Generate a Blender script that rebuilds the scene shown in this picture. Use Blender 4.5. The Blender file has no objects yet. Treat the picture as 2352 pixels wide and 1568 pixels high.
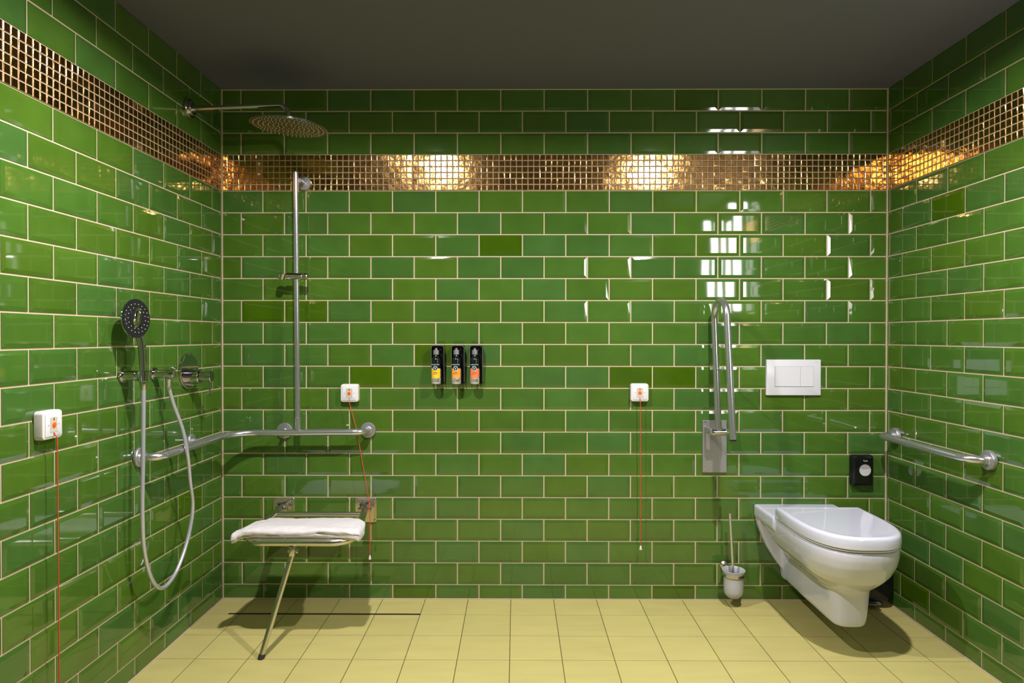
import bpy, bmesh, math, random
from mathutils import Vector, Matrix, noise
random.seed(7)
S = bpy.context.scene
COL = S.collection
PI = math.pi

# ------------------------------------------------------------------ room constants (metres)
W, H, D = 3.101, 2.383, 4.3          # width, height, depth (back wall is y=0, room runs to y=-D)
PH, PV = 0.2025, 0.10246             # wall tile module
ZR, ZM = 0.068, 0.167                # first full row, height of the gold mosaic
ZMOS = ZR + 18 * PV                  # underside of mosaic

# ------------------------------------------------------------------ materials
def mat(name):
    m = bpy.data.materials.new(name); m.use_nodes = True
    nt = m.node_tree; b = nt.nodes['Principled BSDF']
    return m, nt, b
def simple(name, col, rough=.5, metal=0., **kw):
    m, nt, b = mat(name)
    b.inputs['Base Color'].default_value = (*col, 1)
    b.inputs['Roughness'].default_value = rough
    b.inputs['Metallic'].default_value = metal
    for k, v in kw.items():
        b.inputs[k.replace('_', ' ')].default_value = v
    return m
def nd(nt, t, **kw):
    n = nt.nodes.new(t)
    for k, v in kw.items(): setattr(n, k, v)
    return n
def math_n(nt, op, a, b=None):
    n = nd(nt, 'ShaderNodeMath', operation=op)
    for i, v in enumerate((a, b)):
        if v is None: continue
        if isinstance(v, (int, float)): n.inputs[i].default_value = v
        else: nt.links.new(v, n.inputs[i])
    return n.outputs[0]
def add_noise_bump(m, scale, dist, strength=1., detail=2., coord='Object', stretch=None):
    nt = m.node_tree; b = nt.nodes['Principled BSDF']
    tc = nd(nt, 'ShaderNodeTexCoord'); no = nd(nt, 'ShaderNodeTexNoise')
    no.inputs['Scale'].default_value = scale; no.inputs['Detail'].default_value = detail
    src = tc.outputs[coord]
    if stretch:
        mp = nd(nt, 'ShaderNodeMapping'); mp.inputs['Scale'].default_value = stretch
        nt.links.new(src, mp.inputs[0]); src = mp.outputs[0]
    nt.links.new(src, no.inputs['Vector'])
    bu = nd(nt, 'ShaderNodeBump'); bu.inputs['Strength'].default_value = strength; bu.inputs['Distance'].default_value = dist
    nt.links.new(no.outputs[0], bu.inputs['Height']); nt.links.new(bu.outputs[0], b.inputs['Normal'])
    return m

def glazed(name, rough, convex_u, convex_v, nscale, namp):
    """glaze whose colour is stored per tile and whose face is very slightly pillowed"""
    m, nt, b = mat(name)
    at = nd(nt, 'ShaderNodeAttribute', attribute_name='glaze')
    tc = nd(nt, 'ShaderNodeTexCoord')
    no = nd(nt, 'ShaderNodeTexNoise'); no.inputs['Scale'].default_value = 9; no.inputs['Detail'].default_value = 3
    nt.links.new(tc.outputs['Object'], no.inputs['Vector'])
    mx = nd(nt, 'ShaderNodeMix', data_type='RGBA', blend_type='MULTIPLY'); mx.inputs['Factor'].default_value = .45
    rmp = nd(nt, 'ShaderNodeMapRange'); rmp.inputs[1].default_value = .3; rmp.inputs[2].default_value = .7
    rmp.inputs[3].default_value = .72; rmp.inputs[4].default_value = 1.12
    nt.links.new(no.outputs[0], rmp.inputs[0])
    nt.links.new(at.outputs['Color'], mx.inputs['A']); nt.links.new(rmp.outputs[0], mx.inputs['B'])
    nt.links.new(mx.outputs['Result'], b.inputs['Base Color'])
    b.inputs['Roughness'].default_value = rough
    b.inputs['IOR'].default_value = 1.72
    uv = nd(nt, 'ShaderNodeUVMap', uv_map='tile'); sp = nd(nt, 'ShaderNodeSeparateXYZ')
    nt.links.new(uv.outputs[0], sp.inputs[0])
    def sq(o, amp):
        c = math_n(nt, 'SUBTRACT', o, .5); return math_n(nt, 'MULTIPLY', math_n(nt, 'MULTIPLY', c, c), -4 * amp)
    hgt = math_n(nt, 'ADD', sq(sp.outputs[0], convex_u), sq(sp.outputs[1], convex_v))
    n2 = nd(nt, 'ShaderNodeTexNoise'); n2.inputs['Scale'].default_value = nscale; n2.inputs['Detail'].default_value = 1
    nt.links.new(tc.outputs['Object'], n2.inputs['Vector'])
    hgt = math_n(nt, 'ADD', hgt, math_n(nt, 'MULTIPLY', n2.outputs[0], namp))
    bu = nd(nt, 'ShaderNodeBump'); bu.inputs['Strength'].default_value = 1; bu.inputs['Distance'].default_value = 1
    nt.links.new(hgt, bu.inputs['Height']); nt.links.new(bu.outputs[0], b.inputs['Normal'])
    return m

M = {}
M['glaze'] = glazed('green_glaze', .045, .00050, .00010, 6, .00022)
M['grout'] = add_noise_bump(simple('beige_grout', (.53, .425, .29), .8), 400, .0006)
M['gold'], nt, b = mat('gold_glass')
at = nd(nt, 'ShaderNodeAttribute', attribute_name='glaze'); nt.links.new(at.outputs['Color'], b.inputs['Base Color'])
b.inputs['Metallic'].default_value = 1; b.inputs['Roughness'].default_value = .13
tc = nd(nt, 'ShaderNodeTexCoord'); n2 = nd(nt, 'ShaderNodeTexNoise'); n2.inputs['Scale'].default_value = 38; n2.inputs['Detail'].default_value = 2
nt.links.new(tc.outputs['Object'], n2.inputs['Vector'])
bu = nd(nt, 'ShaderNodeBump'); bu.inputs['Strength'].default_value = 1; bu.inputs['Distance'].default_value = .0010
nt.links.new(n2.outputs[0], bu.inputs['Height']); nt.links.new(bu.outputs[0], b.inputs['Normal'])
M['mosaic_grout'] = simple('mosaic_grout', (.42, .30, .20), .7)
M['floor_tile'], nt, b = mat('yellow_floor_tile')
at = nd(nt, 'ShaderNodeAttribute', attribute_name='glaze')
tc = nd(nt, 'ShaderNodeTexCoord'); mp = nd(nt, 'ShaderNodeMapping'); mp.inputs['Scale'].default_value = (2, 9, 1)
no = nd(nt, 'ShaderNodeTexNoise'); no.inputs['Scale'].default_value = 2.2; no.inputs['Detail'].default_value = 3
nt.links.new(tc.outputs['Object'], mp.inputs[0]); nt.links.new(mp.outputs[0], no.inputs['Vector'])
rm = nd(nt, 'ShaderNodeMapRange'); rm.inputs[3].default_value = .88; rm.inputs[4].default_value = 1.1
nt.links.new(no.outputs[0], rm.inputs[0])
mx = nd(nt, 'ShaderNodeMix', data_type='RGBA', blend_type='MULTIPLY'); mx.inputs['Factor'].default_value = 1
nt.links.new(at.outputs['Color'], mx.inputs['A']); nt.links.new(rm.outputs[0], mx.inputs['B'])
nt.links.new(mx.outputs['Result'], b.inputs['Base Color']); b.inputs['Roughness'].default_value = .42
M['floor_grout'] = simple('dark_floor_grout', (.10, .075, .015), .9)
M['ceiling'] = add_noise_bump(simple('grey_ceiling_paint', (.122, .122, .160), .7), 60, .0005)
M['front'] = simple('painted_wall', (.22, .21, .22), .6)
M['steel'] = add_noise_bump(simple('brushed_steel', (.64, .63, .68), .22, .9), 60, .00005)
M['satin'] = simple('satin_steel_plate', (.46, .45, .47), .34, .75)
M['warm_steel'] = simple('stainless_warm', (.66, .63, .55), .22, 1.)
M['chrome'] = simple('chrome', (.60, .56, .62), .06, 1.)
M['hose'] = add_noise_bump(simple('metal_hose', (.56, .55, .63), .30, .6), 60, .0001)
M['ceramic'] = simple('white_ceramic', (.575, .58, .67), .10, 0., Coat_Weight=.6)
M['white_plastic'] = simple('white_plastic', (.64, .64, .68), .25)
M['cream_plastic'] = simple('cream_plastic', (.70, .67, .63), .35)
M['grey_plastic'] = simple('grey_beige_plastic', (.52, .47, .38), .4)
M['pale_plastic'] = simple('pale_plastic', (.66, .66, .64), .4)
M['orange'] = simple('orange_lens', (.85, .12, .02), .3)
M['red_cord'] = simple('red_cord', (.62, .045, .02), .6)
M['black'] = simple('black_gloss_plastic', (.006, .006, .007), .12)
M['dark'] = simple('dark_slot', (.022, .015, .003), .8)
M['rubber'] = simple('black_rubber', (.02, .02, .018), .6)
M['bottle'] = simple('dark_bottle', (.006, .010, .008), .10)
M['clear_base'] = simple('clear_bottle_base', (.45, .44, .34), .2)
M['label_yellow'] = simple('label_yellow', (.86, .52, .02), .4)
M['label_amber'] = simple('label_amber', (.86, .33, .05), .4)
M['label_coral'] = simple('label_coral', (.86, .20, .07), .4)
M['ink_pale'] = simple('pale_ink', (.72, .74, .74), .5)
M['ink_blue'] = simple('crest_blue', (.12, .30, .38), .4)
M['ink_white'] = simple('crest_white', (.62, .78, .82), .4)
M['ink_dark'] = simple('dark_ink', (.03, .03, .03), .5)
M['ink_brown'] = simple('warm_ink', (.62, .22, .04), .5)
M['ink_grey'] = simple('grey_ink', (.35, .35, .36), .5)
M['frost'], nt, b = mat('frosted_glass')
b.inputs['Base Color'].default_value = (.70, .71, .73, 1); b.inputs['Roughness'].default_value = .38
b.inputs['Transmission Weight'].default_value = .45
M['paper'] = simple('pale_paper', (.55, .55, .52), .6)
M['towel'] = add_noise_bump(simple('towel_cotton', (.60, .565, .56), .95, 0., Sheen_Weight=.3), 260, .0012)
M['mirror'] = simple('mirror_glass', (.9, .9, .9), .01, 1.)
def emit(name, col, st):
    m, nt, b = mat(name); b.inputs['Base Color'].default_value = (.9, .9, .9, 1)
    b.inputs['Emission Color'].default_value = (*col, 1); b.inputs['Emission Strength'].default_value = st
    return m
M['lamp_glow'] = emit('opal_lamp_glow', (1, .97, .96), 16)
M['spot_glow'] = emit('downlight_glow', (1, .93, .80), 30)

# ------------------------------------------------------------------ object helpers
def smooth_by_angle(me, ang=35):
    for p in me.polygons: p.use_smooth = True
    bm = bmesh.new(); bm.from_mesh(me)
    for e in bm.edges:
        if len(e.link_faces) == 2 and e.calc_face_angle(0) > math.radians(ang): e.smooth = False
    bm.to_mesh(me); bm.free()
def root_loc(p):
    v = Vector((0, 0, 0))
    while p: v += p.location; p = p.parent
    return v
def obj(name, bm, m, parent=None, smooth=True, ang=35, label=None):
    """link a bmesh (in world coordinates) as one mesh object"""
    me = bpy.data.meshes.new(name)
    bmesh.ops.recalc_face_normals(bm, faces=bm.faces[:])
    if parent: bmesh.ops.translate(bm, verts=bm.verts[:], vec=-root_loc(parent))
    bm.to_mesh(me); bm.free()
    for mm in (m if isinstance(m, (list, tuple)) else [m]): me.materials.append(mm)
    if smooth: smooth_by_angle(me, ang)
    o = bpy.data.objects.new(name, me); COL.objects.link(o)
    if parent: o.parent = parent
    if label: o['label'] = label
    return o
def tag(o, label, cat, group=None):
    o['label'] = label; o['category'] = cat
    if group: o['group'] = group
    return o
def thing(name, loc, label, cat, group=None):
    o = bpy.data.objects.new(name, None); COL.objects.link(o); o.location = loc; o.empty_display_size = .05
    return tag(o, label, cat, group)
def rebase(o, loc):
    """move the origin of a single mesh thing to its base"""
    v = Vector(loc); o.data.transform(Matrix.Translation(-v)); o.location = v; return o
def copy_tree(o, parent=None):
    c = o.copy(); COL.objects.link(c); c.parent = parent
    for ch in list(o.children): copy_tree(ch, c)
    return c

# ------------------------------------------------------------------ shape helpers
def box(bm, x0, x1, y0, y1, z0, z1, bevel=0., seg=2):
    r = bmesh.ops.create_cube(bm, size=1)
    vs = r['verts']
    for v in vs:
        v.co = Vector(((x0 + x1) / 2 + v.co.x * (x1 - x0), (y0 + y1) / 2 + v.co.y * (y1 - y0), (z0 + z1) / 2 + v.co.z * (z1 - z0)))
    if bevel:
        es = list({e for v in vs for e in v.link_edges})
        bmesh.ops.bevel(bm, geom=es, offset=bevel, segments=seg, affect='EDGES', profile=.5)
    return bm
def rrect(w, h, r, n=6):
    pts = []
    for cx, cy, a0 in ((w/2-r, h/2-r, 0), (-w/2+r, h/2-r, 90), (-w/2+r, -h/2+r, 180), (w/2-r, -h/2+r, 270)):
        for i in range(n+1):
            a = math.radians(a0 + 90*i/n); pts.append((cx + r*math.cos(a), cy + r*math.sin(a)))
    return pts
def frame_of(n):
    n = Vector(n).normalized(); up = Vector((0, 0, 1))
    if abs(n.z) > .9: up = Vector((0, 1, 0))
    u = up.cross(n).normalized(); v = n.cross(u).normalized()
    return u, v, n
def plate(bm, c, n, w, h, r, levels):
    """rounded rectangle extruded along n; levels = [(dist, inset), ...]; w lies sideways, h up"""
    u, v, n = frame_of(n); c = Vector(c); rings = []
    for d, ins in levels:
        rr = max(r - ins, .0006)
        rings.append([bm.verts.new(c + u*x + v*y + n*d) for x, y in rrect(w - 2*ins, h - 2*ins, rr)])
    N = len(rings[0])
    for a, b_ in zip(rings, rings[1:]):
        for i in range(N): bm.faces.new((a[i], a[(i+1) % N], b_[(i+1) % N], b_[i]))
    bm.faces.new(rings[0][::-1]); bm.faces.new(rings[-1])
    return bm
def lathe(bm, c, n, prof, seg=40, sx=1., sy=1.):
    """prof = [(dist along n, radius), ...]"""
    u, v, n = frame_of(n); c = Vector(c); rings = []
    for d, r in prof:
        if r < 1e-6: rings.append([bm.verts.new(c + n*d)])
        else: rings.append([bm.verts.new(c + n*d + u*(sx*r*math.cos(2*PI*i/seg)) + v*(sy*r*math.sin(2*PI*i/seg))) for i in range(seg)])
    for a, b_ in zip(rings, rings[1:]):
        if len(a) == 1 and len(b_) == 1: continue
        for i in range(seg):
            j = (i+1) % seg
            if len(a) == 1: bm.faces.new((a[0], b_[j], b_[i]))
            elif len(b_) == 1: bm.faces.new((a[i], a[j], b_[0]))
            else: bm.faces.new((a[i], a[j], b_[j], b_[i]))
    if len(rings[0]) > 1: bm.faces.new(rings[0][::-1])
    if len(rings[-1]) > 1: bm.faces.new(rings[-1])
    return bm
def fillet(pts, rads, n=8):
    pts = [Vector(p) for p in pts]; out = [pts[0]]
    for i in range(1, len(pts)-1):
        r = rads[i-1] if isinstance(rads, (list, tuple)) else rads
        a, b_, c = pts[i-1], pts[i], pts[i+1]
        d1 = (a-b_).normalized(); d2 = (c-b_).normalized(); ang = d1.angle(d2)
        if r <= 0 or ang > 3.12: out.append(b_); continue
        t = min(r / math.tan(ang/2), (a-b_).length*.98, (c-b_).length*.98)
        rr = t*math.tan(ang/2); p1 = b_+d1*t; p2 = b_+d2*t
        cen = b_ + (d1+d2).normalized()*(rr/math.sin(ang/2))
        v1 = p1-cen; v2 = p2-cen; tot = v1.angle(v2); ax = v1.cross(v2).normalized()
        for k in range(n+1): out.append(cen + Matrix.Rotation(tot*k/n, 3, ax) @ v1)
    out.append(pts[-1]); return out
def catmull(pts, n=10):
    P = [Vector(p) for p in pts]; P = [P[0]*2-P[1]] + P + [P[-1]*2-P[-2]]; out = []
    for i in range(1, len(P)-2):
        for k in range(n):
            t = k/n; a, b_, c, d = P[i-1], P[i], P[i+1], P[i+2]
            out.append(.5*((2*b_)+(c-a)*t+(2*a-5*b_+4*c-d)*t*t+(3*b_-a-3*c+d)*t**3))
    out.append(P[-2]); return out
def tube(bm, pts, r, seg=20, cap=True, sx=1., sy=1.):
    pts = [Vector(p) for p in pts]; N = len(pts)
    R = r if isinstance(r, (list, tuple)) else [r]*N
    T = [((pts[min(i+1, N-1)] - pts[max(i-1, 0)]).normalized()) for i in range(N)]
    u, v, _ = frame_of(T[0]); rings = []
    for i in range(N):
        if i:
            q = T[i-1].rotation_difference(T[i]); u = q @ u; v = q @ v
        rings.append([bm.verts.new(pts[i] + u*(sx*R[i]*math.cos(2*PI*k/seg)) + v*(sy*R[i]*math.sin(2*PI*k/seg))) for k in range(seg)])
    for a, b_ in zip(rings, rings[1:]):
        for i in range(seg): bm.faces.new((a[i], a[(i+1) % seg], b_[(i+1) % seg], b_[i]))
    if cap: bm.faces.new(rings[0][::-1]); bm.faces.new(rings[-1])
    return bm
NB = bmesh.new
DG = None
def text_obj(s, size, width, c, right, up, m, parent, name='lettering', ext=.0003):
    """real letters turned to mesh, centred on c, scaled to a width"""
    cu = bpy.data.curves.new('t', 'FONT'); cu.body = s; cu.size = size; cu.extrude = 0; cu.align_x = 'CENTER'; cu.align_y = 'CENTER'
    o = bpy.data.objects.new('t', cu); COL.objects.link(o)
    dg = bpy.context.evaluated_depsgraph_get(); me = bpy.data.meshes.new_from_object(o.evaluated_get(dg))
    COL.objects.unlink(o); bpy.data.objects.remove(o); bpy.data.curves.remove(cu)
    bm = NB(); bm.from_mesh(me); bpy.data.meshes.remove(me)
    xs = [v.co.x for v in bm.verts]; ys = [v.co.y for v in bm.verts]
    k = width/(max(xs)-min(xs)); mx_, my_ = (max(xs)+min(xs))/2, (max(ys)+min(ys))/2
    r, u = Vector(right), Vector(up); n = r.cross(u)
    for v in bm.verts:
        v.co = Vector(c) + r*((v.co.x-mx_)*k) + u*((v.co.y-my_)*k)
    bmesh.ops.solidify(bm, geom=bm.faces[:], thickness=-ext) if False else None
    return obj(name, bm, m, parent, smooth=False)

# ------------------------------------------------------------------ tiled surfaces
def glaze_colour(kind):
    r = random.random()
    if kind == 'wall':
        base = Vector((.060, .142, .017)); cool = Vector((.052, .134, .028)); olive = Vector((.072, .142, .011)); deep = Vector((.050, .112, .002))
        c = base.lerp(cool, random.random()*.8) if r < .45 else base.lerp(olive, random.random()*.7)
        if r > .975: c = deep
        return c * random.uniform(.85, .99)
    if kind == 'gold':
        return Vector((.66, .37, .115)) * random.uniform(.82, 1.12)
    return Vector((.455, .398, .140)) * random.uniform(.965, 1.035)

class Surf:
    """tiles laid on a plane: o + u*U + v*V, n points into the room"""
    def __init__(s, o, u, v, n):
        s.o, s.u, s.v, s.n = map(Vector, (o, u, v, n)); s.bm = NB()
        s.uv = s.bm.loops.layers.uv.new('tile'); s.col = s.bm.loops.layers.float_color.new('glaze')
    def P(s, a, b, d): return s.bm.verts.new(s.o + s.u*a + s.v*b - s.n*d)
    def face(s, vs, col, mi, uvs=None):
        f = s.bm.faces.new(vs); f.material_index = mi
        if f.calc_area() and (f.normal_update() or f.normal.dot(s.n) < 0) and f.normal.dot(s.n) < -.01:
            f.normal_flip(); 
        for l in f.loops:
            l[s.col] = (*col, 1); l[s.uv].uv = (.5, .5)
        if uvs:
            d = dict(zip(vs, uvs))
            for l in f.loops: l[s.uv].uv = d[l.vert]
    def slab(s, U, V, gd, mi, thick=.12, pad=.12):
        # grout plane with thickness behind it
        q = [s.P(a, b, gd) for a, b in ((0, 0), (U, 0), (U, V), (0, V))]
        k = [s.P(a, b, thick) for a, b in ((0, 0), (U, 0), (U, V), (0, V))]
        s.face(q, (.5, .5, .5), mi)
        for i in range(4): s.face([q[i], k[i], k[(i+1) % 4], q[(i+1) % 4]], (.5, .5, .5), mi)
        s.face(k[::-1], (.5, .5, .5), mi)
    def tile(s, a0, a1, b0, b1, g, bev, drop, gd, col, mi, cut=(0, 0, 0, 0), tilt=(0, 0)):
        a0 += g/2; a1 -= g/2; b0 += g/2; b1 -= g/2
        if a1-a0 < .004 or b1-b0 < .004: return
        w, h = a1-a0, b1-b0
        td = lambda a, b: tilt[0]*(a-(a0+a1)/2) + tilt[1]*(b-(b0+b1)/2)
        i0 = a0 + (0 if cut[0] else min(bev, w*.3)); i1 = a1 - (0 if cut[1] else min(bev, w*.3))
        j0 = b0 + (0 if cut[2] else min(bev, h*.3)); j1 = b1 - (0 if cut[3] else min(bev, h*.3))
        O = []; I = []
        for (a, b, ia, ib, ca, cb) in ((a0, b0, i0, j0, cut[0], cut[2]), (a1, b0, i1, j0, cut[1], cut[2]), (a1, b1, i1, j1, cut[1], cut[3]), (a0, b1, i0, j1, cut[0], cut[3])):
            I.append(s.P(ia, ib, .0002 + td(ia, ib)))
            O.append((a, b, drop if not (ca and cb) else 0))
        f = lambda x, y: ((x-a0)/w, (y-b0)/h)
        s.face(I, col, mi, [(0, 0), (1, 0), (1, 1), (0, 1)])
        Ov = [s.P(a, b, dd + .0002) for a, b, dd in O]; G = [s.P(a, b, gd) for a, b, _ in O]
        for i in range(4):
            j = (i+1) % 4
            if (Ov[i].co-I[i].co).length > 1e-5 or (Ov[j].co-I[j].co).length > 1e-5: s.face([Ov[i], Ov[j], I[j], I[i]], col, mi)
            s.face([G[i], G[j], Ov[j], Ov[i]], col, mi)
def rows_wall():
    R = [(0, ZR, -1, (1, 0))]
    for k in range(18): R.append((ZR+k*PV, ZR+(k+1)*PV, k, (0, 0)))
    z = ZMOS+ZM; hh = (H-z)/3
    for k in range(3): R.append((z+k*hh, z+(k+1)*hh, 100+k, (0, 1 if k == 2 else 0)))
    return R
def build_wall(name, o, u, n, U, off_odd, off_even, top):
    s = Surf(o, u, (0, 0, 1), n)
    s.slab(U, H, .0045, 1)
    for z0, z1, k, (cb, ct) in rows_wall():
        off = top[k-100] if k >= 100 else (off_odd if k % 2 else off_even)
        a = off % PH - PH
        while a < U:
            lo, hi = max(a, 0), min(a+PH, U)
            if hi-lo > .006:
                c = glaze_colour('wall')
                tl = (random.gauss(0, .0022), random.gauss(0, .0022))
                s.tile(lo, hi, z0, z1, .0058, .0130, .0026, .0045, c, 0, (lo > a+1e-6, hi < a+PH-1e-6, cb, ct), tl)
            a += PH
    o_ = obj(name, s.bm, [M['glaze'], M['grout']], None, smooth=False); o_['kind'] = 'structure'
    m = Surf(o, u, (0, 0, 1), n); PM = .0270; rh = ZM/6
    q = [m.P(a, b, .0015) for a, b in ((0, ZMOS+.001), (U, ZMOS+.001), (U, ZMOS+ZM-.001), (0, ZMOS+ZM-.001))]
    m.face(q, (.5, .5, .5), 1)
    ncol = int(U/PM)+1
    for i in range(ncol):
        sheet = random.Random(i//11*7+len(name)); st = (sheet.gauss(0, .016), sheet.gauss(0, .016))
        for j in range(6):
            c = glaze_colour('gold')
            tl = (st[0]+random.gauss(0, .009), st[1]+random.gauss(0, .009))
            a1 = min((i+1)*PM, U)
            m.tile(i*PM, a1, ZMOS+j*rh, ZMOS+(j+1)*rh, .0036, .0016, .0008, .0016, c, 0, (0, 0, 0, 0), tl)
    mo = obj('mosaic_border', m.bm, [M['gold'], M['mosaic_grout']], o_, smooth=False, label='band of small gold mirror mosaic tiles')
    return o_
lo, ro, bo = .19339, .11449, .19039
build_wall('wall_back', (0, 0, 0), (1, 0, 0), (0, -1, 0), W, bo, bo+PH/2, (bo+PH/2, bo, bo+PH/2))
build_wall('wall_left', (0, 0, 0), (0, -1, 0), (1, 0, 0), D, lo+PH/2, lo, (lo, lo+PH/2, lo))
build_wall('wall_right', (W, 0, 0), (0, -1, 0), (-1, 0, 0), D, ro+PH/2, ro, (ro, ro+PH/2, ro))
bm = NB(); box(bm, -.12, W+.12, -D-.12, -D, -.12, H+.12); o = obj('wall_front', bm, M['front'], None, False); o['kind'] = 'structure'
bm = NB(); box(bm, -.12, W+.12, -D-.12, .12, H, H+.12); o = obj('ceiling', bm, M['ceiling'], None, False); o['kind'] = 'structure'
# pale grout seams in the two corners and round the top of the back wall
def seam(name, x0, x1, y0, y1, z0, z1):
    bm = NB(); box(bm, x0, x1, y0, y1, z0, z1); o = obj(name, bm, M['grout'], None, False); o['kind'] = 'structure'
seam('trim_1', -.001, .004, -.004, .001, 0, H); seam('trim_2', W-.0045, W+.001, -.0045, .001, 0, H)
seam('trim_4', 0, W, -.0035, .001, .0002, .0042); seam('trim_5', 0, .0035, -D, 0, .0002, .0042); seam('trim_6', W-.0035, W, -D, 0, .0002, .0042)
seam('trim_3', .004, W-.0045, -.003, .001, H-.004, H-.0005)

# floor: square tiles with thin dark joints
s = Surf((0, 0, 0), (1, 0, 0), (0, -1, 0), (0, 0, 1)); s.slab(W, D, .0015, 1)
pf, fx, fd = .20029, .15042, .16921
x = fx-pf
while x < W:
    y = fd-pf
    while y < D:
        a0, a1, b0, b1 = max(x, 0), min(x+pf, W), max(y, 0), min(y+pf, D)
        if a1-a0 > .005 and b1-b0 > .005: s.tile(a0, a1, b0, b1, .0030, .0006, .0004, .0015, glaze_colour('floor'), 0)
        y += pf
    x += pf
o = obj('floor', s.bm, [M['floor_tile'], M['floor_grout']], None, False); o['kind'] = 'structure'

# shower channel let into the floor along the first joint
bm = NB(); box(bm, .10, .953, -fd-.0065, -fd+.0065, -.0006, .0012)
o = thing('shower_drain', (.526, -fd, 0), 'narrow dark linear shower drain slot in the yellow tiled floor under the folding seat', 'drain')
obj('slot', bm, M['dark'], o, False)
for sg in (-1, 1):
    bm = NB(); box(bm, .10, .955, -fd+sg*.0071-.0005, -fd+sg*.0071+.0005, -.0006, .0015); obj('edging', bm, M['warm_steel'], o, False)

# ------------------------------------------------------------------ camera
cam = bpy.data.cameras.new('camera'); co = bpy.data.objects.new('camera', cam); COL.objects.link(co); S.camera = co
cam.sensor_width = 36; cam.lens = 1492.447/2352*36; cam.clip_start = .02
Rm = [[0.9999803783805581, 0.006234643203008412, 0.0006099819726273721], [-0.006229775971265954, 0.999951103130038, -0.007679924502750651], [-0.0006578337355188695, 0.007675973759158737, 0.9999703229004475]]
r_, f_, u_ = map(Vector, Rm)
mw = Matrix((( r_.x, u_.x, -f_.x, 1.37582), (r_.y, u_.y, -f_.y, -3.03571), (r_.z, u_.z, -f_.z, 1.2314), (0, 0, 0, 1)))
co.matrix_world = mw

# ------------------------------------------------------------------ common fittings
def wall_flange(bm, c, n, r, stub_r, stub_l, t=.010):
    lathe(bm, Vector(c)+Vector(n)*.0008, n, [(0, r), (t*.75, r), (t, r-.002), (t+.0005, r-.006), (t+.0005, stub_r+.003), (t+.003, stub_r), (stub_l, stub_r)], 40)

# ---- T shaped shower rail that turns the corner
RZ = .790
g = thing('shower_grab_rail', (.30, -.075, RZ), 'brushed steel corner grab rail with tall vertical riser above the folding shower seat', 'grab rail')
pts = fillet([(.012, -.678, RZ), (.074, -.678, RZ), (.074, -.075, RZ-.001), (.684, -.075, RZ+.004), (.684, -.011, RZ+.004)], [.045, .13, .055], 14)
bm = NB(); tube(bm, pts, .0150, 24); obj('horizontal_bar', bm, M['steel'], g)
bm = NB(); tube(bm, [(.378, -.075, RZ+.002), (.3705, -.075, 1.978)], .0122, 24)
lathe(bm, (.3705, -.075, 1.978), (0, 0, 1), [(0, .0122), (.002, .0105), (.003, 0)], 24)
obj('vertical_bar', bm, M['steel'], g)
bm = NB(); lathe(bm, (.378, -.075, RZ+.012), (0, 0, 1), [(0, .0138), (.058, .0138), (.060, .0122)], 24); obj('sleeve', bm, M['steel'], g)
for c, n, r in (((0, -.678, RZ), (1, 0, 0), .036), ((0, -.304, RZ), (1, 0, 0), .030), ((.293, 0, RZ), (0, -1, 0), .037), ((.684, 0, RZ+.004), (0, -1, 0), .036), ((.385, 0, 1.945), (0, -1, 0), .033)):
    bm = NB(); sr = .0155 if n == (1, 0, 0) and c[1] < -.5 or c[0] > .6 else .009
    wall_flange(bm, c, n, r, sr, .062 if sr < .01 else .030); obj('wall_flange', bm, M['satin'], g)
# slider with cone holder
sl = thing('shower_slider', (.372, -.075, 1.505), 'chrome sliding shower head holder clamped on the vertical riser rail', 'shower holder')
bm = NB(); lathe(bm, (.330, -.080, 1.505), (1, 0, 0), [(0, .015), (.002, .0165), (.072, .0165), (.074, .015)], 32)
obj('clamp', bm, M['chrome'], sl)
bm = NB(); lathe(bm, (.404, -.080, 1.505), (1, 0, 0), [(0, .0145), (.001, .0152), (.020, .0152), (.023, .0130)], 32); obj('knob', bm, M['chrome'], sl)
bm = NB(); lathe(bm, (.308, -.088, 1.492), (.28, -.1, 1), [(0, .011), (0, .0155), (.026, .0180), (.026, .0140), (.006, .0115), (.006, 0)], 32)
obj('cone', bm, M['chrome'], sl)

# ---- rain shower
g = thing('rain_shower', (0, -.312, 2.185), 'chrome overhead rain shower with large round head on a straight wall arm', 'rain shower')
bm = NB(); lathe(bm, (.0008, -.312, 2.186), (1, 0, 0), [(0, .042), (.010, .042), (.012, .040), (.012, .029), (.020, .029), (.022, .027), (.022, .012), (.034, .012)], 40)
obj('wall_rose', bm, M['chrome'], g)
pts = fillet([(.01, -.312, 2.186), (.418, -.312, 2.200), (.424, -.312, 2.131)], [.042], 14)
bm = NB(); tube(bm, pts, .0098, 22); obj('arm', bm, M['chrome'], g)
hn = Matrix.Rotation(math.radians(3.4), 3, 'Y') @ Vector((0, 0, -1)); hn = Matrix.Rotation(math.radians(1.5), 3, 'X') @ hn
hc = Vector((.4235, -.312, 2.114))
bm = NB(); lathe(bm, hc-hn*.018, hn, [(0, .010), (.002, .016), (.012, .018), (.0135, .03), (.016, .135), (.018, .150), (.0205, .1560), (.0235, .1560), (.0245, .152)], 72)
hd = obj('head', bm, M['chrome'], g)
bm = NB(); lathe(bm, hc+hn*.0067, hn, [(0, .1515), (.0008, .1515), (.0010, .150)], 72)
sf = obj('spray_face', bm, simple('rain_face', (.22, .21, .20), .22, .8), hd)
bm = NB(); fu, fv, fn = frame_of(hn)
for ring in range(1, 8):
    nn = ring*7
    for k in range(nn):
        a = 2*PI*k/nn + ring*.3; r = .0195*ring+.004
        p = hc+hn*.0078+fu*(r*math.cos(a))+fv*(r*math.sin(a)); lathe(bm, p, hn, [(0, .0021), (.0018, .0016), (.0022, 0)], 6)
nz = obj('nozzles', bm, simple('pale_rubber', (.80, .78, .50), .5), hd, label='tiny pale rubber spray nozzles')
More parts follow.
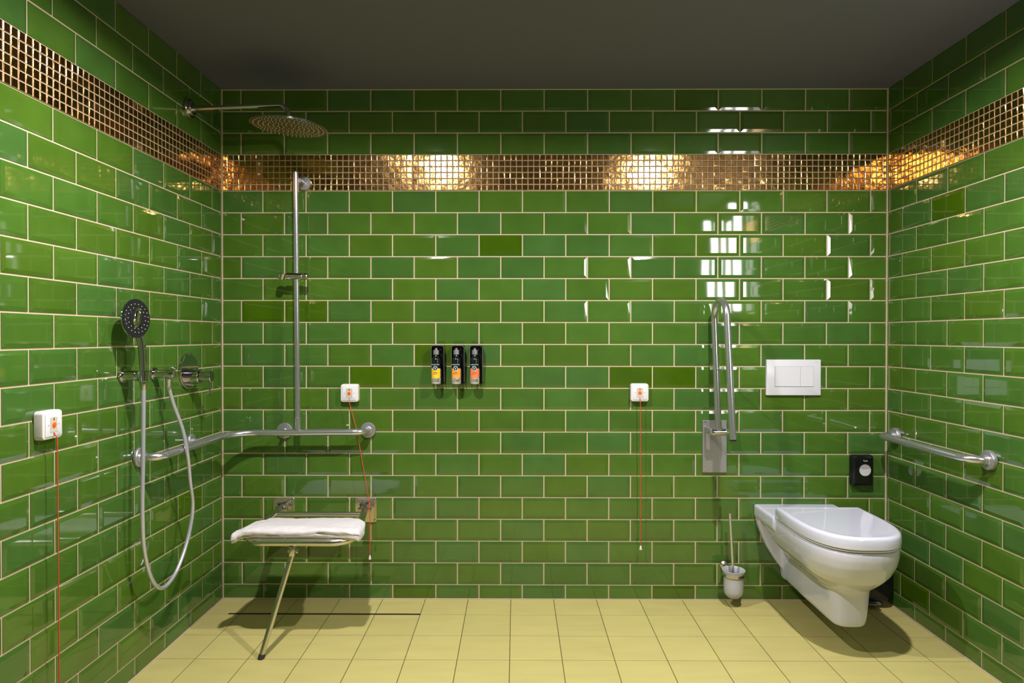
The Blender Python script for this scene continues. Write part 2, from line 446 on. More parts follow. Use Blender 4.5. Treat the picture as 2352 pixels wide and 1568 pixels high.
nz['kind'] = 'stuff'

# ---- hand shower, holder, hose, outlet
g = thing('shower_wall_holder', (0, -.776, 1.095), 'chrome wall bracket holding the hand shower upright on left wall', 'shower holder')
bm = NB(); lathe(bm, (.0008, -.776, 1.094), (1, 0, 0), [(0, .025), (.007, .025), (.009, .023), (.009, .0175), (.050, .0175)], 32)
obj('wall_rose', bm, M['chrome'], g)
bm = NB(); lathe(bm, (.075, -.776, 1.074), (0, 0, 1), [(0, .0165), (.002, .0185), (.036, .0210), (.038, .0195)], 32)
tube(bm, [(.048, -.776, 1.094), (.062, -.776, 1.094)], .0150, 24); obj('cradle', bm, M['chrome'], g)

g = thing('hand_shower', (.075, -.776, 1.11), 'glossy dark chrome hand shower head standing upright in its left wall holder', 'hand shower')
pts = catmull([(.0745, -.777, 1.1125), (.0735, -.778, 1.16), (.0715, -.780, 1.205), (.066, -.785, 1.238), (.055, -.790, 1.268)], 6)
rad = [.0115+.0035*(i/(len(pts)-1)) + (.009*max(0, i/(len(pts)-1)-.75)*4) for i in range(len(pts))]
bm = NB(); tube(bm, pts, rad, 22)
n = Vector((.93, -.30, .12)).normalized(); cc = Vector((.062, -.806, 1.292)); HS = Matrix.Rotation(math.radians(-14), 4, n)
def tilt_head(bm):
    bmesh.ops.rotate(bm, cent=cc, matrix=HS, verts=bm.verts[:])
b2 = NB(); lathe(b2, cc-n*.016, n, [(-.006, 0), (-.005, .018), (0, .038), (.010, .053), (.018, .0590), (.024, .0590)], 48, .94, 1.16); tilt_head(b2)
t_ = bpy.data.meshes.new('t'); b2.to_mesh(t_); b2.free(); bm.from_mesh(t_)
obj('body', bm, M['chrome'], g)
bm = NB(); lathe(bm, cc+n*.0083, n, [(0, .0600), (.0016, .0585), (.0024, .050), (.0016, .048), (.0018, .030), (.0032, .028), (.0034, 0)], 48, .92, 1.14); tilt_head(bm)
obj('spray_face', bm, simple('spray_face_black', (.018, .018, .02), .07, .3), g, label='glossy black spray face')
bm = NB(); fu, fv, fn = frame_of(n)
for ring in (3, 4):
    for k in range(ring*5):
        a = 2*PI*k/(ring*5); r = .0115*ring
        p = cc+n*.0115+fu*(r*math.cos(a))+fv*(r*math.sin(a)*1.08); lathe(bm, p-n*.002, n, [(0, .0018), (.0022, .0013), (.0024, 0)], 6)
tilt_head(bm)
o = obj('nozzles', bm, M['grey_plastic'], g); o['kind'] = 'stuff'
bm = NB(); lathe(bm, cc+n*.0112+Vector((.0, .0, -.052)), n, [(-.002, .011), (.001, .011), (.003, .008), (.003, 0)], 24); tilt_head(bm); obj('mode_button', bm, M['chrome'], g)
bm = NB(); lathe(bm, cc+n*.0105+Vector((0, 0, .004)), n, [(0, .030), (.0016, .028), (.0022, .024), (.0012, .021), (.0022, .017), (.003, .008), (.003, 0)], 36, .52, 1.25); tilt_head(bm); obj('centre_insert', bm, M['chrome'], g)

g = thing('shower_hose', (.07, -.776, 1.06), 'long silver flexible shower hose hanging in a deep loop on left wall', 'hose')
hp = [(.075, -.776, 1.058), (.0745, -.777, .93), (.074, -.780, .78), (.073, -.783, .62), (.072, -.772, .49), (.072, -.737, .385), (.072, -.685, .318), (.072, -.628, .302),
      (.072, -.560, .326), (.073, -.500, .385), (.077, -.458, .47), (.083, -.450, .56), (.093, -.490, .66), (.098, -.518, .765), (.086, -.532, .87), (.066, -.560, .97), (.056, -.580, 1.045)]
bm = NB(); tube(bm, catmull(hp, 10), .0072, 16); obj('hose', bm, M['hose'], g)
bm = NB(); lathe(bm, (.075, -.776, 1.046), (0, 0, 1), [(0, .0075), (.004, .010), (.024, .0125), (.027, .0125)], 24); obj('hose_nut', bm, M['chrome'], g)
bm = NB(); lathe(bm, (.0565, -.578, 1.028), (0, 0, 1), [(0, .0078), (.030, .0088), (.034, .0112), (.046, .0112)], 24); obj('hose_nut', bm, M['steel'], g)

g = thing('hose_outlet', (0, -.581, 1.089), 'short chrome water outlet elbow where the shower hose connects to wall', 'water outlet')
bm = NB(); lathe(bm, (.0008, -.581, 1.090), (1, 0, 0), [(0, .024), (.006, .024), (.008, .022), (.008, .0165)], 32); obj('wall_rose', bm, M['chrome'], g)
bm = NB(); lathe(bm, (.008, -.581, 1.090), (1, 0, 0), [(0, .0155), (.070, .0155), (.072, .0140), (.072, 0)], 32)
tube(bm, [(.0565, -.581, 1.090), (.0565, -.580, 1.072)], .0105, 22); obj('elbow', bm, M['chrome'], g)

g = thing('shower_mixer', (0, -.321, 1.08), 'round chrome shower mixer valve with pin lever on left wall', 'mixer tap')
bm = NB(); lathe(bm, (.0008, -.322, 1.086), (1, 0, 0), [(0, .076), (.006, .076), (.0085, .073), (.009, .068), (.009, 0)], 64); obj('wall_plate', bm, M['chrome'], g)
bm = NB(); lathe(bm, (.0098, -.322, 1.064), (1, 0, 0), [(0, .031), (.042, .031), (.044, .029), (.044, 0)], 40); obj('valve_body', bm, M['chrome'], g)
bm = NB(); lathe(bm, (.054, -.322, 1.064), (1, 0, 0), [(0, .020), (.004, .0235), (.046, .0235), (.048, .0215), (.048, 0)], 40)
kn = obj('handle', bm, M['chrome'], g)
bm = NB(); tube(bm, [(.092, -.322, 1.043), (.094, -.323, .978)], .0036, 14); obj('lever_pin', bm, M['chrome'], kn)

# ---- pull cord alarms
def call_point(c, n, label):
    n = Vector(n); u, v, _ = frame_of(n); c = Vector(c); side = Vector((0, 0, 1)).cross(n).normalized()
    g = thing('alarm_pull_switch', c, label, 'alarm switch', 'emergency pull cord switches')
    bm = NB(); plate(bm, c, n, .083, .083, .011, [(.0008, 0), (.020, 0), (.0245, .0015), (.0262, .005)]); obj('housing', bm, M['cream_plastic'], g)
    bm = NB(); plate(bm, c, n, .066, .068, .004, [(.0262, -.0), (.0278, .0004), (.0285, .0016)]); f = obj('face_plate', bm, M['white_plastic'], g)
    bm = NB(); plate(bm, c, n, .029, .044, .001, [(.0284, 0), (.0293, .0003)]); obj('insert', bm, M['grey_plastic'], f)
    bm = NB(); lathe(bm, c+Vector((0, 0, .000)), n, [(.0292, .0105), (.0300, .0100), (.0302, .0078)], 28); obj('lamp_ring', bm, simple('peach_ring', (.85, .38, .22), .4), f)
    bm = NB(); lathe(bm, c, n, [(.0300, .0074), (.0325, .0062), (.0335, .003), (.0337, 0)], 28); obj('lamp', bm, M['orange'], f)
    for s_ in (-1, 1):
        bm = NB(); lathe(bm, c+side*(.0215*s_), n, [(.0284, .0024), (.0290, .0022), (.0290, 0)], 12); obj('fixing_hole', bm, M['ink_grey'], f)
    bm = NB(); q = c+n*.0296+Vector((0, 0, .0165))
    lathe(bm, q+Vector((0, 0, .0035)), n, [(0, .0016), (.0004, .0014), (.0004, 0)], 10)
    vs = [bm.verts.new(q+side*a+Vector((0, 0, b))+n*.0002) for a, b in ((-.0028, -.0035), (.0028, -.0035), (.0010, .0016), (-.0010, .0016))]
    bm.faces.new(vs); obj('bell_symbol', bm, M['ink_dark'], f, False)
    return g
def cord(g, pts, plumb=True):
    bm = NB(); tube(bm, pts, .0016, 8); obj('pull_cord', bm, M['red_cord'], g, label='thin red pull cord')
    if plumb:
        e = Vector(pts[-1]); bm = NB()
        lathe(bm, e+Vector((0, 0, .004)), (0, 0, -1), [(0, .0022), (.003, .0034), (.017, .0068), (.019, .0062), (.019, 0)], 14)
        obj('pull_end', bm, M['cream_plastic'], g, label='small white cone at the cord end')
c = Vector((0, -1.152, .974)); g = call_point(c, (1, 0, 0), 'white alarm pull switch with red cord on the left tiled wall')
cord(g, fillet([(.0285, -1.152, .951), (.038, -1.151, .935), (.038, -1.147, .10)], .006, 4), True)
g = call_point((.602, 0, .968), (0, -1, 0), 'white alarm pull switch above rail, red cord slanting behind it')
cord(g, fillet([(.602, -.0285, .945), (.604, -.036, .928), (.640, -.042, .80), (.700, -.052, .470), (.7045, -.060, .44), (.7045, -.060, .222)], [.006, .1, .02, .02], 4))
g = call_point((1.949, 0, .972), (0, -1, 0), 'white alarm pull switch with straight red cord beside the folded rail')
cord(g, fillet([(1.949, -.0285, .949), (1.9495, -.036, .930), (1.9525, -.036, .262)], .006, 4))

# ---- three toiletry dispensers
def dispenser(x, lab, lm, tri):
    g = thing('soap_dispenser', (x, 0, 1.01), lab, 'soap dispenser', 'toiletry bottles in wall brackets')
    bx = x+.006
    bm = NB(); plate(bm, (bx, 0, 1.101), (0, -1, 0), .060, .180, .010, [(.0008, 0), (.004, 0), (.005, .001)])
    br = obj('bracket', bm, M['black'], g)
    bm = NB(); w2 = .030; y1 = -.044          # hood: top and both cheeks
    rc = .012; prof = [(-w2, 1.020)] + [(-w2+rc-rc*math.cos(PI/2*i/6), 1.190-rc+rc*math.sin(PI/2*i/6)) for i in range(7)] + [(w2-rc+rc*math.sin(PI/2*i/6), 1.190-rc+rc*math.cos(PI/2*i/6)) for i in range(7)] + [(w2, 1.020)]
    def ring(y, ins):
        out = []
        for (a, z) in prof:
            out.append((bx + a*(1-ins/w2), y, z-(ins if z > 1.1 else 0)))
        return out
    def strip(A, B):
        va = [bm.verts.new(p) for p in A]; vb = [bm.verts.new(p) for p in B]
        for i in range(len(va)-1): bm.faces.new((va[i], va[i+1], vb[i+1], vb[i]))
    o0 = ring(-.005, 0); o1 = [(a, (y1 if z > 1.1 else -.030), z) for a, _, z in ring(0, 0)]
    i0 = ring(-.005, .0016); i1 = [(a, (y1 if z > 1.1 else -.030), z) for a, _, z in ring(0, .0016)]
    strip(o0, o1); strip(i0, i1); strip(o1, i1); obj('hood', bm, M['black'], g, ang=20)
    e = [(a, (y1 if z > 1.1 else -.030)-.0006, z) for a, _, z in ring(0, .0008)]
    bm = NB(); tube(bm, e, .0009, 6); obj('rim', bm, M['satin'], g, label='thin silver rim')
    cy = -.0455
    bm = NB(); lathe(bm, (x, cy, 1.0125), (0, 0, 1), [(0, .018), (.001, .0215), (.004, .0232), (.029, .0236)], 40, .92, 1.0); obj('bottle_base', bm, M['clear_base'], g)
    bm = NB(); lathe(bm, (x, cy, 1.0417), (0, 0, 1), [(0, .0236), (.078, .0236), (.088, .0215), (.096, .0150), (.102, .0115), (.106, .0110)], 40, .92, 1.0)
    bo_ = obj('bottle', bm, M['bottle'], g)
    bm = NB(); lathe(bm, (x, cy, 1.1480), (0, 0, 1), [(0, .0128), (.001, .0136), (.019, .0136), (.021, .0120), (.021, .006), (.030, .006), (.030, 0)], 30); obj('pump_cap', bm, M['satin'], g)
    def patch(z0, z1, a0, a1, off, m_, name, par, n=14):
        bm = NB(); R0, R1 = (.0236*.92+off), (.0236+off)
        A = []; B = []
        for i in range(n+1):
            a = math.radians(a0+(a1-a0)*i/n)
            p = (x+R0*math.sin(a), cy-R1*math.cos(a)); A.append(bm.verts.new((*p, z0))); B.append(bm.verts.new((*p, z1)))
        for i in range(n): bm.faces.new((A[i], A[i+1], B[i+1], B[i]))
        return obj(name, bm, m_, par)
    lb = patch(1.0418, 1.0850, -62, 62, .0006, lm, 'label', bo_)
    fy = cy-.0236-.0022
    bm = NB(); lathe(bm, (x-.0015, fy+.0026, 1.0860), (0, -1, 0), [(0, .0108), (.0016, .0108), (.0018, .0100)], 32); cr = obj('crest', bm, M['ink_blue'], bo_, label='round blue and white crest')
    bm = NB(); lathe(bm, (x-.0015, fy+.0005, 1.0860), (0, -1, 0), [(0, .0100), (.0003, .0100), (.0003, .0086), (0, .0086)], 32)
    # small monogram built from strokes
    for (a, b, c_, d) in ((-.0042, .0048, 0, -.0048), (.0042, .0048, 0, -.0048)):
        p0, p1 = Vector((x-.0015+a, fy+.0003, 1.086+b)), Vector((x-.0015+c_, fy+.0003, 1.086+d)); tube(bm, [p0, p1], .0011, 6)
    obj('crest_mark', bm, M['ink_white'], bo_)
    text_obj("L'OCCITANE", .01, .036, (x-.0005, fy-.0006, 1.1030), (1, 0, 0), (0, 0, 1), M['ink_pale'], bo_)
    bm = NB()
    for zz, hw in ((1.0690, .0105), (1.0655, .012), (1.0600, .009)):
        tube(bm, [(x-.0015-hw, fy+.0001+.0012, zz), (x-.0015, fy+.0004, zz), (x-.0015+hw, fy+.0001+.0012, zz)], .0007, 6)
    obj('printed_lines', bm, M['ink_brown'], bo_)
    bm = NB(); rr = random.Random(int(x*1000))
    for zz in (1.0375, 1.034, 1.030, 1.026):
        a = -.017
        while a < .017:
            l = rr.uniform(.002, .006); an = a/.0236; yy = cy-.0236*math.cos(an)-.0006
            if zz < 1.036 or rr.random() < .8: box(bm, x+a*.92, x+a*.92+l, yy-.0003, yy+.0008, zz-.0008, zz+.0008)
            a += l+.0018
    obj('printed_base_band', bm, M['ink_dark'], g, False)
    # angled side imprint
    sp_ = patch(1.045, 1.082, 70, 92, .0005, M['ink_grey'], 'side_label', bo_, 4)
    return g
dispenser(1.008, 'dark soap bottle with yellow label, leftmost of the three wall dispensers', M['label_yellow'], 0)
dispenser(1.101, 'dark soap bottle with amber orange label, middle of the three wall dispensers', M['label_amber'], 1)
dispenser(1.186, 'dark soap bottle with coral label, rightmost of the three wall dispensers', M['label_coral'], 2)

# ---- fold-up grab rail
g = thing('folding_grab_rail', (2.30, 0, .72), 'folded up U shaped steel grab rail hinged on a rectangular wall plate', 'grab rail')
bm = NB(); plate(bm, (2.301, 0, .720), (0, -1, 0), .112, .243, .003, [(.0008, 0), (.008, 0), (.0092, .0012)]); pl = obj('wall_plate', bm, M['satin'], g)
for a, z in ((-.046, .608), (.044, .608), (-.046, .832)):
    bm = NB(); lathe(bm, (2.301+a, -.0092, z), (0, -1, 0), [(0, .0042), (.0014, .0040), (.0020, .0025), (.0020, 0)], 16); obj('screw', bm, M['chrome'], pl)
x0 = 2.289
pts = fillet([(x0-.003, -.100, .800), (x0-.006, -.036, 1.384), (x0-.002, -.172, 1.400), (x0+.010, -.245, .786)], [.066, .066], 16)
pts = fillet([(x0+.002, -.098, .806), (x0-.004, -.040, 1.392), (x0+.003, -.196, 1.392), (x0+.012, -.262, .792)], [.0775, .0775], 18)
bm = NB(); tube(bm, pts, .0148, 26); obj('bar', bm, M['steel'], g)
bm = NB(); lathe(bm, (x0+.012, -.262, .7915), (0, .1, -1), [(0, .0150), (.003, .0150), (.0045, .0130), (.0045, 0)], 24); obj('end_cap', bm, M['rubber'], g)
bm = NB(); tube(bm, [(x0-.002, -.071, 1.085), (x0+.004, -.230, 1.085)], .0036, 12); obj('link_pin', bm, M['steel'], g)
bm = NB(); lathe(bm, (x0-.030, -.098, .800), (1, 0, 0), [(0, .0160), (.006, .0160), (.007, .0140), (.058, .0140), (.059, .0162), (.063, .0162), (.064, .0150), (.064, 0)], 32)
hg = obj('hinge_barrel', bm, M['chrome'], g)
bm = NB(); box(bm, x0-.036, x0-.029, -.100, -.0095, .788, .814, .002); obj('hinge_bracket', bm, M['satin'], g)
bm = NB(); box(bm, x0+.034, x0+.040, -.100, -.0095, .788, .814, .002); obj('hinge_bracket', bm, M['satin'], g)

# ---- flush plate
g = thing('flush_plate', (2.665, 0, 1.042), 'white rectangular dual flush plate on the wall above the toilet', 'flush plate')
bm = NB(); plate(bm, (2.665, 0, 1.042), (0, -1, 0), .252, .166, .003, [(.0008, 0), (.010, 0), (.0118, .0008), (.0125, .0022)]); obj('frame', bm, M['white_plastic'], g)
bm = NB(); plate(bm, (2.667, 0, 1.0455), (0, -1, 0), .181, .096, .001, [(.0120, 0), (.0127, .0001)]); obj('button_gap', bm, M['ink_grey'], g)
bm = NB(); plate(bm, (2.6365, 0, 1.0465), (0, -1, 0), .1165, .0915, .001, [(.0124, 0), (.0142, .0003)]); obj('large_button', bm, M['white_plastic'], g)
bm = NB(); plate(bm, (2.7260, 0, 1.0465), (0, -1, 0), .0600, .0915, .001, [(.0124, 0), (.0142, .0003)]); obj('small_button', bm, M['white_plastic'], g)
text_obj('GEBERIT', .01, .017, (2.772, -.01265, 1.1145), (1, 0, 0), (0, 0, 1), M['ink_grey'], g)

# ---- black hygiene bag dispenser
g = thing('bag_dispenser', (2.9795, 0, .612), 'small glossy black bag dispenser with round silver window beside the toilet', 'bag dispenser')
bm = NB(); plate(bm, (2.9795, 0, .6125), (0, -1, 0), .100, .141, .008, [(.0008, 0), (.020, 0), (.027, .003), (.031, .009), (.032, .014)]); obj('case', bm, M['black'], g)
bm = NB(); lathe(bm, (2.987, -.0318, .6155), (0, -1, 0), [(0, .0275), (.0012, .0275), (.0016, .0262), (-.0, .0255)], 40); obj('window_ring', bm, M['satin'], g)
bm = NB(); lathe(bm, (2.987, -.0318, .6155), (0, -1, 0), [(0, .0256), (.0004, .0256), (.0004, 0)], 40); obj('paper_bag', bm, M['paper'], g, label='pale bag seen in the window')
bm = NB(); vs = []
for i in range(13):
    a = math.radians(20+140*i/12); vs.append(bm.verts.new((2.987+.025*math.cos(a), -.0324, .6155+.025*math.sin(a)*.98)))
vs.append(bm.verts.new((2.978, -.0324, .6185))); bm.faces.new(vs); obj('window_shade', bm, M['ink_grey'], g, False, label='grey upper part of the bag opening')
text_obj('Tork', .01, .021, (2.988, -.0322, .6590), (1, 0, 0), (0, 0, 1), M['ink_pale'], g)

# ---- right wall rail
g = thing('wall_grab_rail', (W, -.38, .783), 'short brushed steel grab rail on the right wall beside the toilet', 'grab rail')
xr = W-.078
pts = fillet([(W-.012, -.085, .7835), (xr, -.085, .7835), (xr, -.668, .7835), (W-.012, -.668, .7835)], [.040, .062], 14)
bm = NB(); tube(bm, pts, .0152, 26); obj('bar', bm, M['steel'], g)
for y in (-.085, -.668):
    bm = NB(); wall_flange(bm, (W, y, .7835), (-1, 0, 0), .036, .0165, .026, .016); obj('wall_flange', bm, M['satin'], g)

# ---- toilet
TX = 2.673
def dshape(a, yf, yb, yc=-.38, n=2.7, k=26):
    pts = []; b_ = yc-yf
    for i in range(k+1):
        t = PI*i/k; c_, s_ = math.cos(t), math.sin(t)
        pts.append((-a*math.copysign(abs(c_)**(2/n), c_), yc - b_*abs(s_)**(2/n)))
    return [(-a, yb+.004), (-a+.002, yb)][::1][1:] and [(-a*.985, yb), (-a, yb-.006)] + pts + [(a, yb-.006), (a*.985, yb)]
def loft(bm, secs):
    rings = [[bm.verts.new((TX+x, y, z)) for x, y in pts] for z, pts in secs]
    N = len(rings[0])
    for A, B in zip(rings, rings[1:]):
        for i in range(N): bm.faces.new((A[i], A[(i+1) % N], B[(i+1) % N], B[i]))
    bm.faces.new(rings[0][::-1]); bm.faces.new(rings[-1])
g = thing('toilet', (TX, -.34, .11), 'white long wall hung ceramic toilet with its lid closed', 'toilet')
bm = NB()
loft(bm, [(z, dshape(a, yf, yb, yc)) for z, a, yf, yb, yc in (
    (.236, .068, -.545, -.27, -.40), (.252, .080, -.560, -.24, -.39), (.280, .114, -.592, -.20, -.38), (.306, .142, -.618, -.17, -.38), (.331, .160, -.638, -.15, -.38),
    (.373, .176, -.660, -.11, -.38), (.410, .181, -.669, -.05, -.38), (.4365, .181, -.671, -.03, -.38), (.4415, .178, -.668, -.03, -.38))])
# deck at the wall, wall flange with curved taper, trap body
def prism_y(bm, outline, y0, y1):
    A = [bm.verts.new((TX+x, y0, z)) for x, z in outline]; B = [bm.verts.new((TX+x, y1, z)) for x, z in outline]; N = len(A)
    for i in range(N): bm.faces.new((A[i], A[(i+1) % N], B[(i+1) % N], B[i]))
    bm.faces.new(A[::-1]); bm.faces.new(B)
half = [(.187, .452), (.185, .41), (.178, .362), (.160, .312), (.137, .260), (.103, .205), (.066, .155), (.060, .110)]
prism_y(bm, [(a, z) for a, z in half] + [(-a, z) for a, z in half[::-1]], .0015, -.040)
box(bm, TX-.188, TX+.188, -.233, .0015, .395, .4525, .004)
def trap_sec(z, a, yf): 
    return (z, [(-a*.9, -.001), (-a, -.25)] + [(-a*math.copysign(abs(math.cos(PI*i/14))**.62, math.cos(PI*i/14)), yf+.075-.075*math.sin(PI*i/14)**.62) for i in range(15)] + [(a, -.25), (a*.9, -.001)])
loft(bm, [trap_sec(.110, .056, -.530), trap_sec(.116, .064, -.540), trap_sec(.14, .068, -.545), trap_sec(.25, .076, -.552), trap_sec(.30, .078, -.552)])
bow = obj('bowl', bm, M['ceramic'], g)
m_ = bow.modifiers.new('fuse', 'REMESH'); m_.mode = 'VOXEL'; m_.voxel_size = .0042; m_.use_smooth_shade = True
m_ = bow.modifiers.new('soften', 'SMOOTH'); m_.factor = .5; m_.iterations = 22
bm = NB(); ds = lambda i, z0=0: dshape(.184-i, -.678+i, -.238-i*.4)
loft(bm, [(.4435, ds(.012)), (.4445, ds(.007)), (.4500, ds(.006)), (.4512, ds(.010))]); obj('seat', bm, M['white_plastic'], g)
bm = NB(); loft(bm, [(.4532, ds(.010)), (.4536, ds(.003)), (.4560, ds(.0005)), (.470, ds(0)), (.4875, ds(.0008)), (.4935, ds(.0028)), (.4975, ds(.0065)), (.4992, ds(.011)), (.4996, ds(.016)), (.4990, ds(.024)), (.4975, ds(.045))])
obj('lid', bm, M['ceramic'], g)
for s_ in (-1, 1):
    bm = NB(); lathe(bm, (TX+s_*.075-.02, -.222, .466), (1, 0, 0), [(0, .010), (.001, .012), (.039, .012), (.040, .010)], 20); obj('hinge', bm, M['white_plastic'], g)

# ---- toilet brush
g = thing('toilet_brush', (2.368, -.075, .04), 'toilet brush with slim metal handle in a frosted glass wall cup', 'toilet brush')
c = (2.368, -.075, .040)
bm = NB(); lathe(bm, c, (0, 0, 1), [(0, 0), (.001, .014), (.006, .027), (.018, .038), (.034, .0425), (.060, .0432), (.105, .0432), (.112, .0440), (.126, .0500), (.130, .0515), (.131, .0500), (.128, .0475), (.108, .0405), (.060, .0400), (.034, .039), (.020, .034), (.010, .022), (.006, 0)], 48)
obj('glass_cup', bm, M['frost'], g)
bm = NB(); lathe(bm, (2.368, -.075, .142), (0, 0, 1), [(0, .0440), (0, .0475), (.012, .0475), (.012, .0445), (0, .0440)], 40)
tube(bm, [(2.360, -.029, .148), (2.352, -.012, .160), (2.350, -.0010, .164)], .008, 14); obj('holder_ring', bm, M['chrome'], g)
bm = NB(); lathe(bm, (2.348, 0, .166), (0, -1, 0), [(.0008, .019), (.006, .019), (.010, .015), (.016, .010)], 28); obj('wall_rose', bm, M['warm_steel'], g)
bm = NB(); tube(bm, [(2.3675, -.075, .10), (2.3655, -.075, .166), (2.3520, -.072, .425)], [.0060, .0060, .0062], 18); obj('handle', bm, M['steel'], g)
bm = NB(); lathe(bm, (2.368, -.075, .052), (0, 0, 1), [(0, .010), (.004, .024), (.045, .026), (.052, .018), (.056, .006)], 24); o = obj('bristles', bm, M['white_plastic'], g); o['kind'] = 'stuff'

# ---- waste bin in the corner behind the toilet
g = thing('waste_bin', (2.975, -.06, .03), 'glossy black waste bin tucked into the corner behind the toilet', 'waste bin')
bm = NB()
secs = [(.034, .070, .038, .012), (.042, .088, .048, .014), (.060, .100, .052, .02), (.100, .106, .0535, .02), (.250, .106, .0535, .02), (.272, .104, .052, .02)]
rings = [[bm.verts.new((2.974+x, -.0555+y, z)) for x, y in rrect(2*a, 2*b_, r)] for z, a, b_, r in secs]
for A, B in zip(rings, rings[1:]):
    for i in range(len(A)): bm.faces.new((A[i], A[(i+1) % len(A)], B[(i+1) % len(A)], B[i]))
bm.faces.new(rings[0][::-1]); bm.faces.new(rings[-1]); obj('body', bm, M['black'], g)
bm = NB(); plate(bm, (2.974, -.0555, .0), (0, 0, 1), .080, .150, .012, [(.0322, 0), (.0345, 0)]) ; obj('base', bm, M['satin'], g)
bm = NB(); plate(bm, (2.974, -.0555, 0), (0, 0, 1), .109, .213, .02, [(.272, 0), (.280, 0), (.286, .004), (.288, .012)]); obj('lid', bm, M['black'], g)

# ---- folding shower seat
g = thing('shower_bench', (.50, -.23, 0), 'folding stainless steel shower seat with one slanted support leg', 'shower seat')
SM = M['warm_steel']
for x_, z0, z1 in ((.288, .362, .475), (.673, .362, .475)):
    bm = NB(); plate(bm, (x_, 0, (z0+z1)/2), (0, -1, 0), .100, .114, .008, [(.0008, 0), (.004, 0), (.005, .001)]); wp = obj('wall_plate', bm, SM, g)
    for a in (-1, 1):
        for b_ in (-1, 1):
            bm = NB(); lathe(bm, (x_+a*.040, -.005, (z0+z1)/2+b_*.047), (0, -1, 0), [(0, .0052), (.002, .0050), (.0032, .003), (.0032, 0)], 14); obj('screw', bm, M['chrome'], wp)
    bm = NB(); box(bm, x_-.020, x_-.0160, -.050, -.0045, .415, .458, .002); box(bm, x_+.0160, x_+.020, -.050, -.0045, .415, .458, .002)
    tube(bm, [(x_-.027, -.038, .432), (x_+.030, -.038, .432)], .0052, 12); lathe(bm, (x_+.025, -.038, .432), (1, 0, 0), [(0, .0085), (.008, .0085), (.009, .007), (.009, 0)], 16)
    obj('hinge', bm, M['chrome'], g)
zf_ = .4135
pts = fillet([(.288, -.024, .437), (.291, -.468, zf_), (.735, -.468, zf_), (.677, -.024, .437)], [.085, .085], 14)
bm = NB(); tube(bm, pts, .0150, 22); obj('frame', bm, SM, g)
bm = NB(); tube(bm, [(.292, -.125, .4310), (.680, -.125, .4310)], .0125, 20); obj('cross_bar', bm, SM, g)
bm = NB(); tube(bm, [(.294, -.30, .4165), (.710, -.30, .4165)], .0110, 18); obj('cross_bar', bm, SM, g)
for k in range(3):   # seat slats under the mat
    bm = NB(); y_ = -.205-.085*k; box(bm, .300, .695+.005*k, y_-.030, y_+.030, .4120, .4190, .003); obj('slat', bm, M['white_plastic'], g)
bm = NB(); box(bm, .479, .501, -.482, -.452, .362, .4005, .002); tube(bm, [(.470, -.466, .378), (.512, -.466, .378)], .0045, 10); lathe(bm, (.506, -.466, .378), (1, 0, 0), [(0, .0085), (.006, .0085), (.006, 0)], 12); obj('leg_bracket', bm, SM, g)
bm = NB(); tube(bm, [(.490, -.466, .378), (.4035, -.5665, .012)], .0108, 20); obj('leg', bm, SM, g)
bm = NB(); lathe(bm, (.4020, -.5685, .0006), (.23, .26, .97), [(0, .0125), (.016, .0125), (.018, .011)], 20)
for v in bm.verts: v.co.z = max(v.co.z, .0006)
obj('foot_cap', bm, M['rubber'], g)

# ---- folded bath mat on the seat
def lerp_tab(tab, x):
    for (a, va), (b_, vb) in zip(tab, tab[1:]):
        if x <= b_: 
            t = (x-a)/(b_-a); t = t*t*(3-2*t) if True else t
            return [p+(q-p)*t for p, q in zip(va, vb)]
    return list(tab[-1][1])
# x : (y back, y front, z top back, z top front, z bottom)
tab = [(.242, (-.448, -.470, .4350, .4360, .4230)), (.245, (-.430, -.480, .4470, .4480, .4130)), (.252, (-.42, -.484, .451, .4510, .4100)), (.263, (-.40, -.482, .452, .4520, .4130)), (.270, (-.235, -.476, .441, .4600, .4180)),
       (.295, (-.195, -.472, .438, .4680, .4215)), (.340, (-.190, -.471, .436, .4725, .4215)), (.45, (-.188, -.470, .435, .4735, .4215)), (.56, (-.186, -.470, .437, .4735, .4215)),
       (.645, (-.190, -.471, .440, .4725, .4215)), (.70, (-.235, -.476, .450, .4690, .4200)), (.738, (-.300, -.474, .458, .4640, .4130)), (.749, (-.35, -.470, .452, .456, .4110)), (.754, (-.39, -.455, .440, .440, .4220))]
bm = NB(); NX, NA = 120, 64; rings = []
for i in range(NX+1):
    x = .242+(.754-.242)*i/NX; yb, yf, zb_, zf2, z0 = lerp_tab(tab, x); ring = []
    for k in range(NA):
        t = 2*PI*k/NA; c_, s_ = math.cos(t), math.sin(t)
        cx_ = math.copysign(abs(c_)**.42, c_); sy_ = math.copysign(abs(s_)**.62, s_)
        y = (yb+yf)/2 + (yb-yf)/2*cx_; ft = (yb-y)/(yb-yf+1e-9); zt = zb_+(zf2-zb_)*ft; z = (zt+z0)/2+(zt-z0)/2*sy_
        p = Vector((x, y, z)); amp = .0056 if s_ > -.2 else .0008
        nv = noise.noise_vector(Vector((x*9, y*16, z*30)))*amp + noise.noise_vector(Vector((x*34, y*40, z*60)))*amp*.42
        # the fold line of the upper layer on the front
        if c_ < -.55 and s_ > -.75:
            fl = z0 + (zt-z0)*(.30+.30*(x-.25)/.5)
            nv.y += .006*math.exp(-((z-fl)/.0018)**2)
            if z < fl: nv.y += .0035
        # soft dimples of wrinkles on right half
        if s_ > 0: nv.z += .0022*math.sin(x*95+y*30)*max(0, (x-.6)/.15)*max(0, -c_)
        ring.append(bm.verts.new(p+nv))
    rings.append(ring)
for A, B in zip(rings, rings[1:]):
    for k in range(NA): bm.faces.new((A[k], A[(k+1) % NA], B[(k+1) % NA], B[k]))
bm.faces.new(rings[0][::-1]); bm.faces.new(rings[-1])
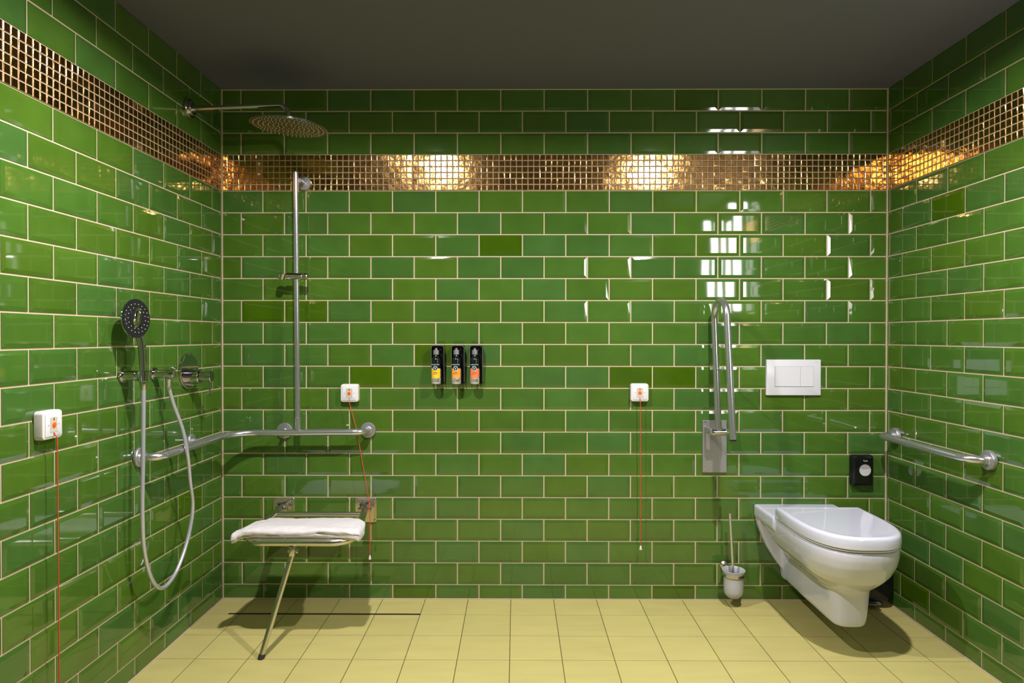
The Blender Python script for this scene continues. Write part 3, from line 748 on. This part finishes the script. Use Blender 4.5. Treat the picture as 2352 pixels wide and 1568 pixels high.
o = obj('bath_mat', bm, M['towel'], None, ang=75); rebase(o, (.50, -.34, .43)); tag(o, 'white folded towel bath mat lying on the folding shower seat', 'towel')

# ------------------------------------------------------------------ lamps of the room
def area(name, loc, size, power, col, rot=(0, 0, 0), shape='DISK'):
    L = bpy.data.lights.new(name, 'AREA'); L.shape = shape; L.size = size; L.spread = math.radians(165); L.energy = power; L.color = col
    o = bpy.data.objects.new(name, L); COL.objects.link(o); o.location = loc; o.rotation_euler = rot; return o
def downlight(x, y, power, where):
    g = thing('ceiling_light', (x, y, H), 'small round recessed ceiling downlight '+where, 'ceiling light', 'ceiling downlights')
    bm = NB(); lathe(bm, (x, y, H-.0005), (0, 0, -1), [(0, .052), (.004, .050), (.005, .045), (.001, .040)], 36); obj('trim_ring', bm, M['white_plastic'], g)
    bm = NB(); lathe(bm, (x, y, H-.0005), (0, 0, -1), [(0, .038), (.0015, .037), (.0015, 0)], 30); obj('lens', bm, M['spot_glow'], g)
    area('downlight_lamp', (x, y, H-.008), .06, power, (1, .955, .975))
PW = 48
downlight(.85, -1.28, PW, 'above the shower side'); downlight(2.25, -1.28, PW, 'above the toilet side')

for y, lab in ((-1.89, 'nearer the toilet'), (-2.54, 'farther from the toilet')):
    g = thing('wall_lamp', (W, y, 1.83), 'tall slim opal wall lamp beside the mirror, '+lab, 'wall lamp', 'lamps beside the mirror')
    bm = NB(); lathe(bm, (W-.062, y, 1.42), (0, 0, 1), [(0, .032), (.004, .040), (.816, .040), (.82, .032)], 28); obj('opal_tube', bm, M['lamp_glow'], g)
    bm = NB(); box(bm, W-.024, W-.0008, y-.02, y+.02, 1.40, 2.26, .003); obj('back_plate', bm, M['chrome'], g)
bm = NB(); box(bm, W-.012, W-.0008, -2.44, -1.99, 1.15, 2.20, .002)
o = obj('wall_mirror', bm, M['mirror'], None, False); rebase(o, (W, -2.215, 1.65)); tag(o, 'tall rectangular mirror on the right wall between two lamps', 'mirror')

w = bpy.data.worlds.new('world'); S.world = w; w.use_nodes = True
w.node_tree.nodes['Background'].inputs[0].default_value = (.5, .5, .5, 1); w.node_tree.nodes['Background'].inputs[1].default_value = 0
S.view_settings.view_transform = 'Standard'; S.view_settings.look = 'None'; S.view_settings.exposure = 0; S.view_settings.gamma = 1
S.view_settings.use_curve_mapping = False
